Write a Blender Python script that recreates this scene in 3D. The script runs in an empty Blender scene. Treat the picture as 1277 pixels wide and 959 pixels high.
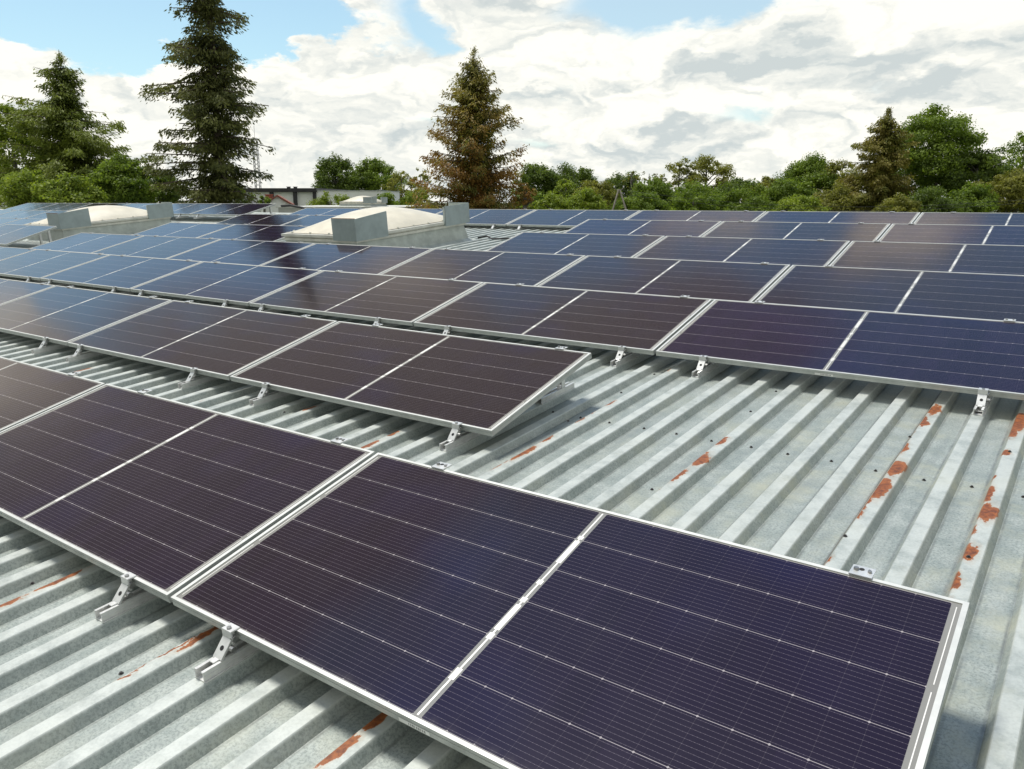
import bpy, math, random
import numpy as np
from mathutils import Matrix, Vector
R = math.radians
random.seed(7)
rng = np.random.default_rng(11)
SC = bpy.context.scene
COL = SC.collection

# ------------------------------------------------------------------ frames
# The roof has its own frame: X along the panel rows, Y along the ribs (up the slope), Z off the sheet.
EYE = Vector((0.0, 0.0, 7.0))
ROT = Matrix(((0.8057749214985068, 0.5900659943205991, -0.05048661436973016),
              (-0.5922193289311248, 0.8030892043628477, -0.06575710057641368),
              (0.0017442260298993484, 0.08288457143697517, 0.996557627783394)))
EYE_ROOF = Vector((1.2531781977876733, 0.13164466763621802, 1.5914354062524003))
MR = Matrix.Translation(EYE - ROT @ EYE_ROOF) @ ROT.to_4x4()
FPX, PITCH = 1003.05, R(13.0)

def at(px, py, dist):
    """world point seen at a pixel of the photograph, dist metres ahead"""
    rx, uy = (px - 638.5) / FPX, -(py - 479.5) / FPX
    c, s = math.cos(PITCH), math.sin(PITCH)
    v = Vector((rx, c + uy * s, -s + uy * c))
    return EYE + v * (dist / v.y)

# ------------------------------------------------------------------ camera
cam = bpy.data.cameras.new('camera')
cam.sensor_width = 36.0
cam.lens = FPX * 36.0 / 1277.0
cam.clip_start, cam.clip_end = 0.05, 3000.0
cam_o = bpy.data.objects.new('camera', cam)
COL.objects.link(cam_o)
cam_o.location = EYE
cam_o.rotation_euler = (R(90) - PITCH, 0, 0)
SC.camera = cam_o

# ------------------------------------------------------------------ node helpers
class NT:
    def __init__(self, tree):
        self.t = tree
        self.n, self.l = tree.nodes, tree.links
    def put(self, v, sock):
        if hasattr(v, 'is_output'):
            self.l.new(v, sock)
        elif v is not None:
            if hasattr(sock.default_value, '__len__') and not hasattr(v, '__len__'):
                v = [v] * len(sock.default_value)
            if hasattr(v, '__len__') and len(v) == 3 and len(sock.default_value) == 4:
                v = list(v) + [1.0]
            sock.default_value = v
    def m(self, op, a, b=None, c=None, clamp=False):
        n = self.n.new('ShaderNodeMath'); n.operation = op; n.use_clamp = clamp
        for v, s in zip((a, b, c), n.inputs): self.put(v, s)
        return n.outputs[0]
    def v(self, op, a, b=None):
        n = self.n.new('ShaderNodeVectorMath'); n.operation = op
        for v, s in zip((a, b), n.inputs): self.put(v, s)
        return n.outputs['Value'] if op in ('LENGTH', 'DOT_PRODUCT') else n.outputs[0]
    def sm(self, x, a, b, lo=0.0, hi=1.0):
        n = self.n.new('ShaderNodeMapRange'); n.interpolation_type = 'SMOOTHSTEP'
        for v, s in zip((x, a, b, lo, hi), n.inputs): self.put(v, s)
        return n.outputs[0]
    def mix(self, f, a, b):
        n = self.n.new('ShaderNodeMix'); n.data_type = 'RGBA'
        self.put(f, n.inputs[0]); self.put(a, n.inputs[6]); self.put(b, n.inputs[7])
        return n.outputs[2]
    def noise(self, vec, scale, detail=4, rough=0.55, out=0, dist=0.0, flat=False):
        n = self.n.new('ShaderNodeTexNoise')
        if vec is not None: self.l.new(vec, n.inputs['Vector'])
        n.noise_dimensions = '2D' if flat else '3D'
        n.inputs['Scale'].default_value = scale; n.inputs['Detail'].default_value = detail
        n.inputs['Roughness'].default_value = rough; n.inputs['Distortion'].default_value = dist
        return n.outputs[out]
    def xyz(self, x=0, y=0, z=0):
        n = self.n.new('ShaderNodeCombineXYZ')
        for v, s in zip((x, y, z), n.inputs): self.put(v, s)
        return n.outputs[0]
    def sep(self, v):
        n = self.n.new('ShaderNodeSeparateXYZ'); self.l.new(v, n.inputs[0]); return n.outputs
    def coord(self, kind='Object'):
        return self.n.new('ShaderNodeTexCoord').outputs[kind]

def mat(name):
    m = bpy.data.materials.new(name); m.use_nodes = True
    t = NT(m.node_tree); t.n.clear()
    o = t.n.new('ShaderNodeOutputMaterial'); p = t.n.new('ShaderNodeBsdfPrincipled')
    t.l.new(p.outputs[0], o.inputs[0])
    return m, t, p, o

# ------------------------------------------------------------------ sky, sun, exposure
SUN_ROOF = Vector((-0.34, 0.14, 0.93)).normalized()
SUN = (ROT @ SUN_ROOF).normalized()
sun_el, sun_az = math.asin(SUN.z), math.atan2(SUN.x, SUN.y)

W = bpy.data.worlds.new('World'); SC.world = W; W.use_nodes = True
t = NT(W.node_tree); t.n.clear()
wo = t.n.new('ShaderNodeOutputWorld'); bg = t.n.new('ShaderNodeBackground')
t.l.new(bg.outputs[0], wo.inputs[0])
sky = t.n.new('ShaderNodeTexSky'); sky.sky_type = 'NISHITA'; sky.sun_disc = False
sky.sun_elevation = sun_el; sky.sun_rotation = sun_az; sky.air_density = 1.0; sky.dust_density = 0.6; sky.ozone_density = 1.2
d = t.v('NORMALIZE', t.coord('Generated'))
dx, dy, dz = t.sep(d)
az0 = t.m('MULTIPLY', t.m('ARCTAN2', dx, dy), 57.2958)
el0 = t.m('MULTIPLY', t.m('ARCSINE', dz), 57.2958)
# ragged edges: the cloud map is looked up at a wobbling direction
pv = t.xyz(t.m('MULTIPLY', az0, 0.042), t.m('MULTIPLY', el0, 0.095), 0.0)
wob = t.v('SUBTRACT', t.noise(pv, 2.4, 8, 0.56, out=1, flat=True), (0.5, 0.5, 0.5))
wx, wy, wz = t.sep(wob)
az = t.m('MULTIPLY_ADD', wx, 14.0, az0)
el = t.m('MULTIPLY_ADD', wy, 6.0, el0)
def blob(a, e, sa, se, amp):
    qa = t.m('DIVIDE', t.m('SUBTRACT', az, a), sa); qe = t.m('DIVIDE', t.m('SUBTRACT', el, e), se)
    r2 = t.m('ADD', t.m('MULTIPLY', qa, qa), t.m('MULTIPLY', qe, qe))
    return t.m('MULTIPLY', t.m('POWER', 2.71828, t.m('MULTIPLY', r2, -1.0)), amp)
def total(lst):
    s = lst[0]
    for k in lst[1:]: s = t.m('ADD', s, k)
    return s
nz = t.noise(pv, 2.4, 9, 0.60, flat=True)
behind = t.sm(t.m('ABSOLUTE', az), 58, 85)      # unseen broken cloud behind the camera, added to fill the shade neutrally
high = t.m('MULTIPLY', t.sm(el, 13.0, 21.0), t.m('SUBTRACT', 1.0, behind))
bias = total([t.m('MULTIPLY_ADD', high, -0.56, 0.40), t.m('MULTIPLY', behind, t.sm(el, 60, 75, -0.22, -0.5)),
    blob(-25, 10.9, 12, 3.0, -0.80), blob(-28, 15.3, 14, 3.6, -0.75), blob(-10, 18.5, 9, 4, -0.5),
    blob(9.0, 12.2, 6.5, 1.9, -0.72), blob(-5, 11.2, 3.0, 1.3, -0.50),
    blob(24, 6.4, 6, 1.0, -0.38), blob(15, 4.6, 4, 0.9, -0.30), blob(-6, 5.0, 5, 0.8, -0.24), blob(0, 3.6, 4, .7, -.2),
    blob(-32, 32, 22, 11, 0.80), blob(-41, 18.0, 4, 3.0, 0.9), blob(-14, 25.5, 4.0, 2.0, 0.5), blob(24, 30.3, 5.0, 1.8, 1.3), blob(9.5, 28.6, 2.8, 1.5, 1.0),
    blob(-1, 36, 14, 6.5, 0.65), blob(12, 36.5, 12, 4.5, 0.55), blob(34, 42, 22, 9, -0.5), blob(-10, 60, 34, 10, -0.6), blob(14, 30, 20, 4, -0.35)])
soft = t.m('MAXIMUM', high, t.sm(az, -14, -4, 0.0, 0.9))
cov = t.sm(t.m('ADD', nz, bias), t.m('MULTIPLY_ADD', soft, -0.10, 0.50), t.m('MULTIPLY_ADD', soft, 0.12, 0.60))
# cloud brightness: white tops low in the sky, greyer undersides, a grey-beige veil higher up
qv = t.xyz(t.m('MULTIPLY', az, 0.052), t.m('MULTIPLY', el, 0.085), 0.0)
def relief(scale, lift, k, detail, rough, off):
    q = t.v('ADD', qv, off)
    return t.m('MULTIPLY', t.m('SUBTRACT', t.noise(q, scale, detail, rough, flat=True), t.noise(t.v('ADD', q, (-0.01, lift, 0)), scale, detail, rough, flat=True)), k)
def puff(scale, lift, k):
    def vor(p):
        n = t.n.new('ShaderNodeTexVoronoi'); n.voronoi_dimensions = '2D'; n.feature = 'SMOOTH_F1'; n.inputs['Scale'].default_value = scale; n.inputs['Smoothness'].default_value = 0.35
        t.l.new(p, n.inputs['Vector']); return n.outputs['Distance']
    q = t.v('ADD', qv, t.v('MULTIPLY', wob, (0.18, 0.18, 0.18)))
    return t.m('MULTIPLY', t.m('SUBTRACT', vor(t.v('ADD', q, (-0.01, -lift, 0))), vor(q)), k)
shade = total([relief(1.7, 0.11, 2.6, 8, 0.5, (0, 0, 0)), relief(4.5, 0.045, 1.6, 8, 0.55, (1.3, 4.1, 2.0)), puff(5.0, 0.05, 0.9), puff(10.0, 0.025, 0.6), blob(-17, 8.6, 6, 1.7, 0.4), blob(-26, 6.5, 9, 2.4, 0.4),
    blob(-10, 6.0, 9, 0.7, -0.42), blob(20, 8.6, 8, 0.8, -0.5), blob(27, 9.4, 6, 0.8, -0.35), blob(9, 7.6, 7, 0.7, -0.22), blob(-2, 3.6, 7, .5, -.25), blob(6, 3.0, 6, .5, -.2),
    blob(14, 5.9, 6, 0.9, 0.35), blob(26, 3.4, 8, 1.2, 0.35), blob(22, 12, 10, 1.6, 0.5), blob(-6, 8.5, 6, 1.2, 0.25), blob(10, 9.8, 8, 1.0, 0.3)])
shade = t.m('ADD', shade, 0.66, clamp=True)
lowc = t.mix(shade, (0.47, 0.515, 0.515), (0.82, 0.805, 0.735))
glow = t.m('ADD', total([blob(-41, 18, 4.5, 3.2, 1.0), blob(-14, 25.5, 4.0, 2.2, 0.6), blob(24, 30.3, 5.0, 1.8, 1.1), blob(9.5, 28.6, 2.8, 1.5, 0.9)]), 0.0, clamp=True)
highc = t.mix(glow, t.mix(t.sm(az, -5, 22), (0.275, 0.25, 0.225), (0.17, 0.155, 0.20)), (0.85, 0.76, 0.64))
cloud = t.mix(high, t.mix(t.m('MULTIPLY', behind, 0.45), lowc, (0.20, 0.215, 0.215)), highc)
SKY_STRENGTH = 0.10
bluesky = t.mix(t.sm(el, 42, 54), t.v('MULTIPLY', sky.outputs[0], (0.98, 1.16, 1.08)), t.v('MULTIPLY', sky.outputs[0], (0.85, 1.02, 1.25)))
cl = t.v('SCALE', cloud); cl.node.inputs['Scale'].default_value = 1.0 / SKY_STRENGTH
thin = t.m('MULTIPLY', t.m('SUBTRACT', 1.0, high), t.sm(az, -16, 2, 0.20, 0.42))
bluesky = t.mix(thin, bluesky, (5.6, 6.5, 6.8))
t.l.new(t.mix(cov, bluesky, cl), bg.inputs[0])
bg.inputs[1].default_value = SKY_STRENGTH
W.cycles.sampling_method = 'MANUAL'; W.cycles.sample_map_resolution = 1024

sun = bpy.data.lights.new('sun', 'SUN'); sun.energy = 2.7; sun.angle = R(13.0); sun.color = (1.0, 0.965, 0.89)
sun_o = bpy.data.objects.new('sun', sun); COL.objects.link(sun_o)
sun_o.rotation_euler = (-SUN).to_track_quat('-Z', 'Y').to_euler()
sun_o.location = (0, 0, 40)
vs = SC.view_settings
vs.view_transform = 'Standard'; vs.look = 'None'; vs.exposure = 0.42; vs.gamma = 1.0; vs.use_curve_mapping = False

# ------------------------------------------------------------------ mesh helpers
class MB:
    def __init__(self): self.v, self.f, self.mi, self.cur = [], [], [], 0
    def quad(self, *p):
        b = len(self.v); self.v += [tuple(q) for q in p]; self.f.append(tuple(range(b, b + len(p)))); self.mi.append(self.cur)
    def box(self, x0, x1, y0, y1, z0, z1, M=None, ch=0.0):
        b = len(self.v)
        P = [(x0,y0,z0),(x1,y0,z0),(x1,y1,z0),(x0,y1,z0),(x0,y0,z1),(x1,y0,z1),(x1,y1,z1),(x0,y1,z1)]
        if M is not None: P = [tuple(M @ Vector(p)) for p in P]
        self.v += P
        for q in ((0,3,2,1),(4,5,6,7),(0,1,5,4),(1,2,6,5),(2,3,7,6),(3,0,4,7)):
            self.f.append(tuple(b + i for i in q)); self.mi.append(self.cur)
    def tube(self, pts, rad, n=6, cap=True):
        pts = [Vector(p) for p in pts]
        if not hasattr(rad, '__len__'): rad = [rad] * len(pts)
        b = len(self.v); ref = None
        for i, p in enumerate(pts):
            tg = (pts[min(i+1, len(pts)-1)] - pts[max(i-1, 0)]).normalized()
            if ref is None or abs(ref.dot(tg)) > 0.95: ref = Vector((1,0,0)) if abs(tg.x) < 0.8 else Vector((0,1,0))
            u = tg.cross(ref).normalized(); w = tg.cross(u)
            for k in range(n):
                a = 2 * math.pi * k / n
                self.v.append(tuple(p + (u * math.cos(a) + w * math.sin(a)) * rad[i]))
        for i in range(len(pts) - 1):
            for k in range(n):
                k2 = (k + 1) % n
                self.f.append((b+i*n+k, b+i*n+k2, b+(i+1)*n+k2, b+(i+1)*n+k)); self.mi.append(self.cur)
        if cap:
            self.f.append(tuple(b + k for k in reversed(range(n)))); self.mi.append(self.cur)
            e = b + (len(pts) - 1) * n
            self.f.append(tuple(e + k for k in range(n))); self.mi.append(self.cur)
    def cyl(self, c, axis, r, h, n=10):
        c = Vector(c); a = Vector(axis).normalized()
        self.tube([c, c + a * h], r, n)
    def mesh(self, name, mats, smooth=False):
        me = bpy.data.meshes.new(name)
        me.from_pydata(self.v, [], self.f)
        for m_ in (mats if isinstance(mats, (list, tuple)) else [mats]): me.materials.append(m_)
        me.polygons.foreach_set('material_index', self.mi)
        if smooth: me.polygons.foreach_set('use_smooth', [True] * len(self.f))
        me.update(); return me
    def build(self, name, mats, parent=None, smooth=False, M=None, bevel=0.0):
        o = link(name, self.mesh(name, mats, smooth), parent, M)
        if bevel:
            bv = o.modifiers.new('bevel', 'BEVEL'); bv.width = bevel; bv.segments = 1; bv.limit_method = 'ANGLE'
        return o

def link(name, data, parent=None, M=None):
    o = bpy.data.objects.new(name, data); COL.objects.link(o)
    if parent is not None: o.parent = parent
    if M is not None: o.matrix_basis = M
    return o
def empty(name, M): 
    o = link(name, None, None, M); o.empty_display_size = 0.1; return o
def tag(o, label=None, cat=None, group=None, kind=None):
    for k, v_ in (('label', label), ('category', cat), ('group', group), ('kind', kind)):
        if v_: o[k] = v_
    return o
def copy_child(src, parent):
    c = src.copy(); COL.objects.link(c); c.parent = parent; c.matrix_basis = src.matrix_basis.copy()
    return c
def T(x, y, z): return Matrix.Translation((x, y, z))

# ------------------------------------------------------------------ materials
def simple(name, col, rough=0.5, metal=0.0, var=0.12, scale=6.0, spec=0.5, bump=0.0, bscale=40.0):
    m, t, p, o = mat(name)
    co = t.coord('Object')
    nn = t.noise(co, scale, 6, 0.65)
    f = t.sm(nn, 0.3, 0.7)
    lo = tuple(c * (1 - var) for c in col); hi = tuple(min(1, c * (1 + var)) for c in col)
    t.put(t.mix(f, lo, hi), p.inputs['Base Color'])
    t.put(t.m('MULTIPLY_ADD', nn, 0.25, rough - 0.12), p.inputs['Roughness'])
    p.inputs['Metallic'].default_value = metal; p.inputs['Specular IOR Level'].default_value = spec
    if bump:
        b = t.n.new('ShaderNodeBump'); b.inputs['Strength'].default_value = bump; b.inputs['Distance'].default_value = 0.01
        t.put(t.noise(co, bscale, 5, 0.6), b.inputs['Height']); t.put(b.outputs[0], p.inputs['Normal'])
    return m
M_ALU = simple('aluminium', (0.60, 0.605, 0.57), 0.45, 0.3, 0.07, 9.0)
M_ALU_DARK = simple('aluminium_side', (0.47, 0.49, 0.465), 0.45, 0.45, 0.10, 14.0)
M_CLAMP = simple('clamp_metal', (0.70, 0.70, 0.68), 0.36, 0.5, 0.08, 30.0)
M_BLACK = simple('hole_shade', (0.015, 0.015, 0.016), 0.8)
M_BOLT = simple('bolt_steel', (0.32, 0.32, 0.31), 0.38, 0.8, 0.2, 60.0)
M_RIBBON = simple('ribbon', (0.74, 0.72, 0.67), 0.45, 0.25, 0.05, 20.0)
M_STICKER = simple('sticker', (0.78, 0.78, 0.74), 0.6, 0, 0.05)
M_PRINT = simple('print_grey', (0.25, 0.25, 0.25), 0.7)
M_OPAL = simple('opal_acrylic', (0.70, 0.645, 0.515), 0.40, 0.0, 0.07, 3.5)
M_RIM = simple('rim_cream', (0.64, 0.63, 0.56), 0.5, 0.0, 0.14, 5.0)
M_CURB = simple('curb_grey', (0.44, 0.47, 0.43), 0.55, 0.1, 0.18, 5.0, bump=0.2)
M_PLATE = simple('zinc_plate', (0.33, 0.385, 0.385), 0.45, 0.35, 0.13, 4.0)
M_RUSTY = simple('rusty_edge', (0.22, 0.10, 0.05), 0.8, 0, 0.3, 30)
M_WHITEWALL = simple('white_render', (0.86, 0.86, 0.83), 0.8, 0, 0.06, 0.6)
M_DARKBAND = simple('dark_fascia', (0.030, 0.028, 0.03), 0.6, 0, 0.2, 1.0)
M_BRICK = simple('red_brick', (0.30, 0.11, 0.075), 0.85, 0, 0.35, 6.0)
M_TILE = simple('red_tile', (0.26, 0.10, 0.07), 0.8, 0, 0.3, 8.0)
M_SLATE = simple('grey_slate', (0.13, 0.125, 0.12), 0.8, 0, 0.25, 5.0)
M_WOOD = simple('grey_timber', (0.17, 0.155, 0.125), 0.85, 0, 0.25, 3.0)
M_CABLE = simple('cable_black', (0.02, 0.02, 0.02), 0.6)
M_BARK = simple('bark', (0.085, 0.062, 0.045), 0.9, 0, 0.35, 3.0, bump=0.6, bscale=8)
M_BARK_GREY = simple('bark_grey', (0.13, 0.12, 0.10), 0.9, 0, 0.3, 3.0)
M_WALL = simple('hall_wall', (0.50, 0.49, 0.45), 0.85, 0, 0.12, 0.7)
M_LATTICE = simple('mast_steel', (0.20, 0.21, 0.22), 0.5, 0.4)

# glass over the cells: two halves of 12 x 6 half-cells, busbars along the long side, white backsheet in the joints
L, WD, GAP, TILT, HF = 2.272555853136951, 1.038, 0.021879055293113663, 0.17186137949459557, 0.15
MX, MC, MY = 0.040, 0.015, 0.016
def cell_material():
    m, t, p, o = mat('cells_under_glass')
    x, y, z = t.sep(t.coord('Object'))
    u = t.m('SUBTRACT', t.m('ABSOLUTE', t.m('SUBTRACT', x, L / 2)), MC)
    v = t.m('SUBTRACT', y, MY)
    cw, chh = (L / 2 - MC - MX) / 12, (WD - 2 * MY) / 6
    def near(a, step, off=0.0):
        q = t.m('DIVIDE', a, step); q = t.m('SUBTRACT', q, t.m('ROUND', q)); return t.m('ABSOLUTE', t.m('MULTIPLY', q, step))
    dv, du = near(v, chh), near(u, cw)
    row = t.m('LESS_THAN', dv, 0.0009)
    dia = t.m('LESS_THAN', t.m('ADD', dv, t.m('MULTIPLY', du, 0.75)), 0.0038)
    colg = t.m('MULTIPLY', t.m('LESS_THAN', du, 0.0006), 0.07)
    fine = chh / 10
    db = near(t.m('SUBTRACT', v, fine / 2), fine)
    pad = t.m('LESS_THAN', near(u, cw / 7), 0.0013)
    bus = t.m('MAXIMUM', t.m('LESS_THAN', db, 0.00035), t.m('MULTIPLY', t.m('LESS_THAN', db, 0.0007), pad))
    inside = t.m('MULTIPLY', t.m('MULTIPLY', t.m('GREATER_THAN', u, 0.0), t.m('LESS_THAN', u, cw * 12)),
                 t.m('MULTIPLY', t.m('GREATER_THAN', v, 0.0), t.m('LESS_THAN', v, chh * 6)))
    white = t.m('MAXIMUM', t.m('MAXIMUM', row, dia), colg)
    oi = t.n.new('ShaderNodeObjectInfo')
    cid = t.xyz(t.m('FLOOR', t.m('DIVIDE', x, cw)), t.m('FLOOR', t.m('DIVIDE', v, chh)), t.m('MULTIPLY', oi.outputs['Random'], 50))
    wn = t.n.new('ShaderNodeTexWhiteNoise'); t.l.new(cid, wn.inputs[0])
    base = t.mix(wn.outputs[0], (0.0092, 0.0045, 0.0185), (0.0135, 0.0066, 0.0255))
    lx_, ly_, lz_ = t.sep(oi.outputs['Location'])
    base = t.mix(t.sm(oi.outputs['Random'], 0.15, 0.75), base, t.mix(0.75, base, (0.0185, 0.0115, 0.0120)))
    base = t.mix(t.sm(t.noise(t.coord('Object'), 1.3, 3, 0.5), 0.45, 0.7, 0, 0.45), base, (0.010, 0.007, 0.040))
    base = t.mix(t.m('MULTIPLY', bus, 0.30), base, (0.42, 0.37, 0.42))
    base = t.mix(t.m('MULTIPLY', white, 0.8), base, (0.44, 0.40, 0.40))
    base = t.mix(inside, (0.25, 0.245, 0.225), base)
    # thin dust
    dust = t.m('MULTIPLY', t.sm(t.noise(t.coord('Object'), 2.5, 8, 0.65), 0.42, 0.8), 0.012)
    low = t.m('MULTIPLY', t.sm(y, 0.05, 0.012), t.sm(t.noise(t.v('MULTIPLY', t.coord('Object'), (5, 1, 1)), 2.0, 6, 0.6), 0.4, 0.7, 0.01, 0.10))
    dust = t.m('ADD', dust, low)
    base = t.mix(dust, base, (0.42, 0.38, 0.33))
    t.put(base, p.inputs['Base Color'])
    t.put(t.m('MULTIPLY_ADD', t.noise(t.coord('Object'), 5, 4), 0.07, 0.07), p.inputs['Roughness'])
    p.inputs['IOR'].default_value = 1.42
    return m
M_CELL = cell_material()

# ribbed roof sheet: galvanised, lichen-stained, rusting in spots along some crowns
PITCHX, CROWN, WEBX, RIBH = 0.205, 0.060, 0.020, 0.040
RUST = [  # x, y on the roof, half width, half length
    (-1.09,4.20,.022,.06), (-1.10,4.00,.016,.05), (-1.09,3.86,.016,.05), (-1.08,3.50,.02,.07), (-1.075,3.28,.026,.12), (-1.09,3.08,.012,.09),
    (-.26,3.92,.028,.06), (-.245,3.63,.032,.085), (-.26,3.40,.02,.09), (-.275,3.28,.008,.12), (-.285,4.18,.007,.13), (-.285,4.40,.006,.10),
    (.575,4.93,.032,.10), (.555,4.72,.018,.09), (.575,4.66,.02,.04), (.545,4.50,.012,.05), (.555,4.26,.018,.09), (.58,3.97,.038,.10), (.57,3.70,.034,.13), (.55,3.52,.012,.12),
    (.555,3.41,.014,.05), (.55,2.95,.012,.05), (.985,4.92,.036,.16), (.97,4.72,.02,.08), (.975,4.42,.02,.035), (.96,4.06,.012,.03), (.965,3.87,.018,.10), (.99,3.67,.036,.09), (.96,3.48,.012,.05),
    (.975,3.28,.026,.07), (.965,3.03,.02,.06), (.965,2.84,.03,.05), (-1.06,1.37,.016,.09), (-1.075,1.10,.011,.018), (-1.08,1.24,.0035,.13), (-1.90,1.09,.022,.08), (-1.90,1.31,.022,.10),
    (-.255,1.26,.018,.07), (-.25,1.40,.014,.05), (-1.90,3.15,.02,.05), (-1.89,2.96,.022,.07), (-5.18,3.01,.03,.07), (-2.72,3.25,.02,.06), (-1.09,5.0,.014,.05), (-.27,1.9,.02,.1),
]
def roof_material():
    m, t, p, o = mat('ribbed_galvanised_sheet')
    co = t.coord('Object'); x, y, z = t.sep(co)
    # zinc bloom: fine spangle, cloudy patches, streaks down the slope
    spang = t.noise(co, 105, 4, 0.75)
    blot = t.noise(co, 9, 7, 0.68)
    strk = t.noise(t.v('MULTIPLY', co, (14, 0.9, 14)), 1.0, 6, 0.6)
    big = t.noise(co, 0.8, 4, 0.55)
    c = t.mix(t.sm(blot, 0.32, 0.68), (0.290, 0.330, 0.305), (0.425, 0.460, 0.425))
    c = t.mix(t.m('MULTIPLY', t.sm(spang, 0.44, 0.60), 0.62), c, (0.160, 0.185, 0.175))
    c = t.mix(t.m('MULTIPLY', t.sm(strk, 0.50, 0.70), 0.50), c, (0.235, 0.26, 0.25))
    c = t.mix(t.m('MULTIPLY', t.sm(strk, 0.5, 0.3), 0.25), c, (0.50, 0.52, 0.49))
    # greenish and yellowish film on the pans towards the right-hand end
    film = t.m('MULTIPLY', t.sm(t.noise(co, 2.2, 8, 0.7), 0.46, 0.70), t.sm(x, -1.2, 0.6, 0.22, 0.75))
    c = t.mix(film, c, (0.46, 0.46, 0.345))
    c = t.mix(t.m('MULTIPLY', t.sm(big, 0.5, 0.72), 0.22), c, (0.30, 0.325, 0.32))
    # lighter crowns, darker lines where web meets pan
    ph = t.m('FRACT', t.m('DIVIDE', x, PITCHX))                     # 0 at the right edge of a crown
    crown = t.m('MULTIPLY', t.sm(z, 0.030, 0.039), t.sm(blot, 0.25, 0.6, 0.25, 0.70))
    c = t.mix(crown, c, (0.60, 0.625, 0.585))
    foot = t.m('ABSOLUTE', t.m('SUBTRACT', ph, (WEBX + 0.006) / PITCHX))
    foot2 = t.m('ABSOLUTE', t.m('SUBTRACT', ph, 1 - (CROWN + WEBX + 0.004) / PITCHX))
    footline = t.m('MULTIPLY', t.sm(t.m('MINIMUM', foot, foot2), 0.045, 0.0), t.sm(t.noise(co, 5, 6, 0.7), 0.34, 0.64, 0.15, 0.75))
    c = t.mix(footline, c, (0.14, 0.15, 0.14))
    # scattered dark specks and droppings
    vo = t.n.new('ShaderNodeTexVoronoi'); t.l.new(co, vo.inputs['Vector']); vo.inputs['Scale'].default_value = 11
    vx = t.sep(vo.outputs['Color'])[0]
    sp = t.m('MULTIPLY', t.m('LESS_THAN', t.m('ADD', vo.outputs['Distance'], t.m('MULTIPLY', spang, 0.05)), 0.075), t.m('GREATER_THAN', vx, 0.86))
    c = t.mix(t.m('MULTIPLY', sp, 0.7), c, (0.06, 0.06, 0.055))
    # rust: each patch a stretched blotch with a torn edge, only on the crowns and just over their shoulder
    jag = t.v('SUBTRACT', t.noise(t.v('MULTIPLY', co, (1.6, 1, 1)), 17, 7, 0.62, out=1), (0.5, 0.5, 0.5))
    q0 = t.v('ADD', co, t.v('MULTIPLY', jag, (0.060, 0.16, 0.0)))
    dmin = None
    for (rx, ry, hx, hy) in RUST:
        e = t.v('LENGTH', t.v('MULTIPLY', t.v('SUBTRACT', q0, (rx, ry, 0)), (1.0 / hx, 1.06 / hy, 0)))
        dmin = e if dmin is None else t.m('MINIMUM', dmin, e)
    oncrown = t.sm(z, 0.022, 0.034)
    rust = t.m('MULTIPLY', t.sm(dmin, 1.10, 0.98), oncrown)
    halo = t.m('MULTIPLY', t.m('MULTIPLY', t.sm(dmin, 1.9, 0.9), 0.28), t.sm(z, -0.03, 0.034))
    rc = t.mix(t.sm(t.noise(co, 55, 6, 0.7), 0.35, 0.68), (0.125, 0.032, 0.009), (0.33, 0.096, 0.017))
    rc = t.mix(t.m('MULTIPLY', t.sm(dmin, 0.55, 0.95), 0.5), rc, (0.36, 0.12, 0.03))
    # far rust freckles on other lap crowns
    lap = t.m('ABSOLUTE', t.m('SUBTRACT', t.m('FRACT', t.m('DIVIDE', t.m('ADD', x, 0.05 + PITCHX + PITCHX * 2), PITCHX * 4)), 0.5))
    lapm = t.m('LESS_THAN', lap, 0.034)
    fr = t.m('MULTIPLY', t.m('MULTIPLY', lapm, t.sm(t.noise(t.v('MULTIPLY', co, (6, 1.6, 1)), 2.0, 7, 0.7), 0.62, 0.66)), oncrown)
    fr = t.m('MULTIPLY', fr, t.m('GREATER_THAN', t.m('ADD', y, t.m('MULTIPLY', x, -1.0)), 6.2))
    lapl = t.m('ABSOLUTE', t.m('SUBTRACT', t.m('FRACT', t.m('DIVIDE', t.m('ADD', x, 0.665 + 0.031), PITCHX * 4)), 0.5))
    c = t.mix(t.m('MULTIPLY', t.m('LESS_THAN', lapl, 0.0028), 0.75), c, (0.11, 0.085, 0.06))
    c = t.mix(halo, c, (0.36, 0.22, 0.10))
    rust = t.m('MAXIMUM', rust, fr)
    c = t.mix(rust, c, rc)
    t.put(c, p.inputs['Base Color'])
    t.put(t.m('MULTIPLY', t.m('SUBTRACT', 1.0, rust), 0.22), p.inputs['Metallic'])
    t.put(t.m('MULTIPLY_ADD', blot, 0.28, 0.34), p.inputs['Roughness'])
    b = t.n.new('ShaderNodeBump'); b.inputs['Strength'].default_value = 0.25; b.inputs['Distance'].default_value = 0.004
    t.put(t.m('ADD', t.m('MULTIPLY', blot, 1.2), t.m('MULTIPLY', rust, 0.4)), b.inputs['Height'])
    t.put(b.outputs[0], p.inputs['Normal'])
    return m
M_ROOF = roof_material()

def ground_material():
    m, t, p, o = mat('rough_grass_ground')
    co = t.coord('Object')
    c = t.mix(t.sm(t.noise(co, 0.12, 8, 0.65), 0.4, 0.62), (0.055, 0.085, 0.03), (0.12, 0.115, 0.07))
    t.put(t.mix(t.sm(t.noise(co, 2.0, 6, 0.7), 0.4, 0.7), c, (0.04, 0.065, 0.022)), p.inputs['Base Color'])
    p.inputs['Roughness'].default_value = 0.95
    return m

# ================================================================== SETTING
g = MB(); n = 24
ring = [(0, 0, 0)] + [(1500 * math.cos(2*math.pi*k/n), 1500 * math.sin(2*math.pi*k/n), 0) for k in range(n)]
g.v = ring; g.f = [(0, 1 + k, 1 + (k + 1) % n) for k in range(n)]; g.mi = [0] * n
tag(g.build('ground', ground_material()), kind='structure')

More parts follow.
